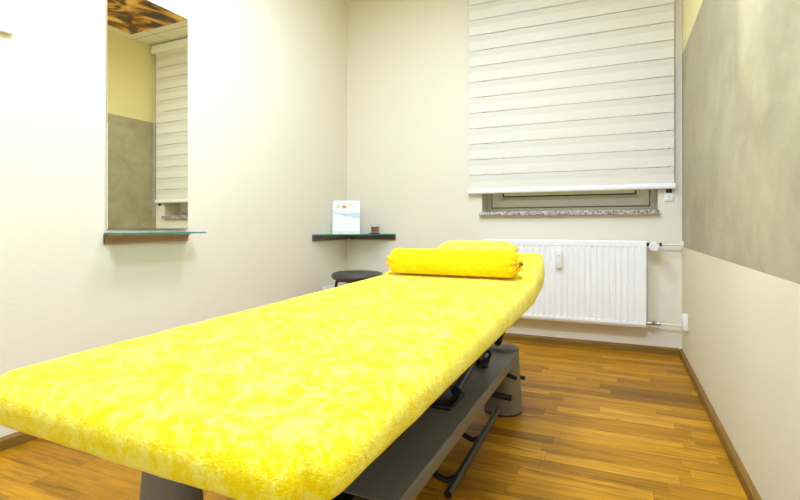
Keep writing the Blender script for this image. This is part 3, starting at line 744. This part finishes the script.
for s, r, g in prof:
    ring_ = []
    for j in range(seg):
        a = 2 * PI * j / seg
        pleat = 1 + g * (.17 * math.sin(a * 11 + .7 * math.sin(3 * a)) + .08 * math.sin(a * 17 + 1.3))
        lump = 1 + .018 * noise.noise(Vector((s * 9, math.cos(a) * 1.3, math.sin(a) * 1.3)))
        rr = r * pleat * lump; vz = math.sin(a) * rr
        if vz < -RB * .93: vz = -RB * .93 + (vz + RB * .93) * .4
        ring_.append(b.verts.new(A + axis * s + uu * math.cos(a) * rr + ww * vz))
    rings.append(ring_)
for p, q in zip(rings, rings[1:]):
    for j in range(seg): b.faces.new([p[j], p[(j + 1) % seg], q[(j + 1) % seg], q[j]])
b.faces.new(rings[0][::-1]); b.faces.new(rings[-1])
bol = thing('bolster', 'yellow terry covered bolster roll lying across the head end of the table', 'bolster', (A + B_) / 2 - Vector((0, 0, RB)))
obj('roll', b, M_terry2, bol, smooth=80)
for e_, d_ in ((A + axis * .012, -axis), (B_ - axis * .010, axis)):
    b = BM(); pts = []
    for j in range(3):
        a = j * 2.1
        o_ = (uu * math.cos(a) + ww * math.sin(a)) * .009
        tube(b, smooth_path([e_ + o_ * .3 - d_ * .004, e_ + o_ + d_ * .012, e_ + o_ * 2.0 + d_ * .022, e_ + o_ * 2.8 + d_ * .014 - ww * .008], 4), [.011] * 10 + [.009, .007, .004], 8)
    obj('gathered_tuft', b, M_terry2, bol, smooth=70)
b = BM()
tube(b, smooth_path([A - axis * .012, A - axis * .020 + ww * .006 - uu * .012, A - axis * .014 + ww * .004 - uu * .022, A - axis * .006 - ww * .012 - uu * .024], 4), .0028, 8)
obj('drawstring', b, M_vinyl, bol)

# small pillow behind the bolster
pcx, pcy = -.672, 2.43
pw, pl, ph = .425, .25, .092
b = BM(); nu = 28; vs = {}
sd = math.sqrt(1 + HS ** 2); ydir = Vector((0, 1, HS)) / sd; zdir = Vector((0, -HS, 1)) / sd
org = Vector((pcx, pcy, surf(pcy) + .004))
for side in (0, 1):
    for i in range(nu + 1):
        for j in range(nu + 1):
            u = -1 + 2 * i / nu; v = -1 + 2 * j / nu
            edge = i in (0, nu) or j in (0, nu)
            key = (i, j, 0 if edge else side)
            if key in vs: continue
            f = ((1 - u ** 6) * (1 - v ** 4)) ** .5
            pinch = 1 - .05 * (1 - abs(u) ** 2) * abs(v) ** 3; pinch2 = 1 - .04 * (1 - abs(v) ** 2) * abs(u) ** 3
            mid = ph * .33
            hgt = mid + (ph - mid) * f if side else mid * (1 - f ** .6)
            hgt += .003 * noise.noise(Vector((u * 3, v * 3, side)))*f
            vs[key] = b.verts.new(org + Vector((1, 0, 0)) * (u * pw / 2 * pinch2) + ydir * (v * pl / 2 * pinch) + zdir * max(0, hgt))
for side in (0, 1):
    for i in range(nu):
        for j in range(nu):
            K = lambda a, c: vs[(a, c, 0 if (a in (0, nu) or c in (0, nu)) else side)]
            q = [K(i, j), K(i + 1, j), K(i + 1, j + 1), K(i, j + 1)]
            b.faces.new(q if side else q[::-1])
pil = tag(obj('pillow', b, M_terry3, smooth=80, loc=tuple(org)), 'small flat yellow pillow lying behind the bolster at the head of the table', 'pillow')

# ================================================================== CEILING PRINT AND LAMPS
cp = thing('ceiling_print', 'brown and orange printed panel on the ceiling, seen only in the mirror', 'ceiling panel', (-.17, 2.7, ZC))
b = BM(); box(b, (-.66, 2.02, ZC - .012), (.28, 3.48, ZC), .002); obj('print_board', b, M_mural, cp, smooth=0)
for (x, y) in ((.20, 3.38), (-.56, 3.38), (.20, 2.12), (-.56, 2.12)):
    b = BM(); lathe(b, [(0, -.004), (.006, -.003), (.008, 0)], (x, y, ZC - .012), 12); obj('screw', b, M_brass, cp)
LAMPS = [(-1.0, 2.25, .58), (-.95, 1.10, .44), (-.12, .75, 1.05)]
for k_, (x, y, pw_) in enumerate(LAMPS):
    cl = thing('ceiling_light', ['square ceiling light over the head half of the massage table', 'square ceiling light over the foot half of the massage table', 'square ceiling light near the right wall above the camera position'][k_], 'ceiling light', (x, y, ZC))
    b = BM(); ring_w = .025
    box(b, (x - .31, y - .31, ZC - .014), (x - .285, y + .31, ZC), .002); box(b, (x + .285, y - .31, ZC - .014), (x + .31, y + .31, ZC), .002)
    box(b, (x - .285, y - .31, ZC - .014), (x + .285, y - .285, ZC), .002); box(b, (x - .285, y + .285, ZC - .014), (x + .285, y + .31, ZC), .002)
    obj('frame', b, M_white, cl)
    b = BM(); box(b, (x - .284, y - .284, ZC - .008), (x + .284, y + .284, ZC - .001)); obj('diffuser', b, M_lamp, cl, smooth=0)
    ld = bpy.data.lights.new('ceiling_lamp', 'AREA'); ld.shape = 'SQUARE'; ld.size = .56; ld.energy = 50 * pw_; ld.color = (.91, 1.15, 1.50)
    lo = bpy.data.objects.new('ceiling_lamp', ld); COL.objects.link(lo); lo.location = (x, y, ZC - .02)
# downlight grazing the right wall
dx, dy = .235, 1.97
dl = thing('downlight', 'small round recessed downlight in the ceiling close to the right wall', 'ceiling light', (dx, dy, ZC))
b = BM(); lathe(b, [(.030, -.002), (.032, -.006), (.046, -.005), (.048, 0)], (dx, dy, ZC), 32); obj('trim_ring', b, M_chrome, dl)
b = BM(); lathe(b, [(0, -.001), (.030, -.001), (.030, -.003), (0, -.003)], (dx, dy, ZC), 24); obj('diffuser', b, M_lamp, dl)
ld = bpy.data.lights.new('downlight_lamp', 'SPOT'); ld.energy = 330; ld.color = (1, 1.0, .92); ld.spot_size = R(23); ld.spot_blend = .85; ld.shadow_soft_size = .025
lo = bpy.data.objects.new('downlight_lamp', ld); COL.objects.link(lo); lo.location = (dx, dy, ZC - .012); lo.rotation_euler = (0, R(-13), 0)

# ================================================================== WORLD, CAMERA, VIEW
w = bpy.data.worlds.new('World'); sc.world = w; w.use_nodes = True
bg = w.node_tree.nodes['Background']; bg.inputs[0].default_value = (.85, .92, 1, 1); bg.inputs[1].default_value = 1.2

cd = bpy.data.cameras.new('Camera'); cam = bpy.data.objects.new('Camera', cd); COL.objects.link(cam)
F = 486.0
cd.sensor_fit = 'HORIZONTAL'; cd.sensor_width = 36; cd.lens = F * 36 / 800
cd.shift_y = -24 / 800
cam.location = (0, 0, CAMZ); cam.rotation_euler = (PI / 2, 0, R(24.06))
cd.clip_start = .02
sc.camera = cam
vs_ = sc.view_settings
vs_.view_transform = 'Standard'; vs_.look = 'None'; vs_.gamma = 1; vs_.use_curve_mapping = False
vs_.exposure = -.17
sc.cycles.max_bounces = 12; sc.cycles.diffuse_bounces = 6; sc.cycles.transmission_bounces = 8; sc.cycles.transparent_max_bounces = 16
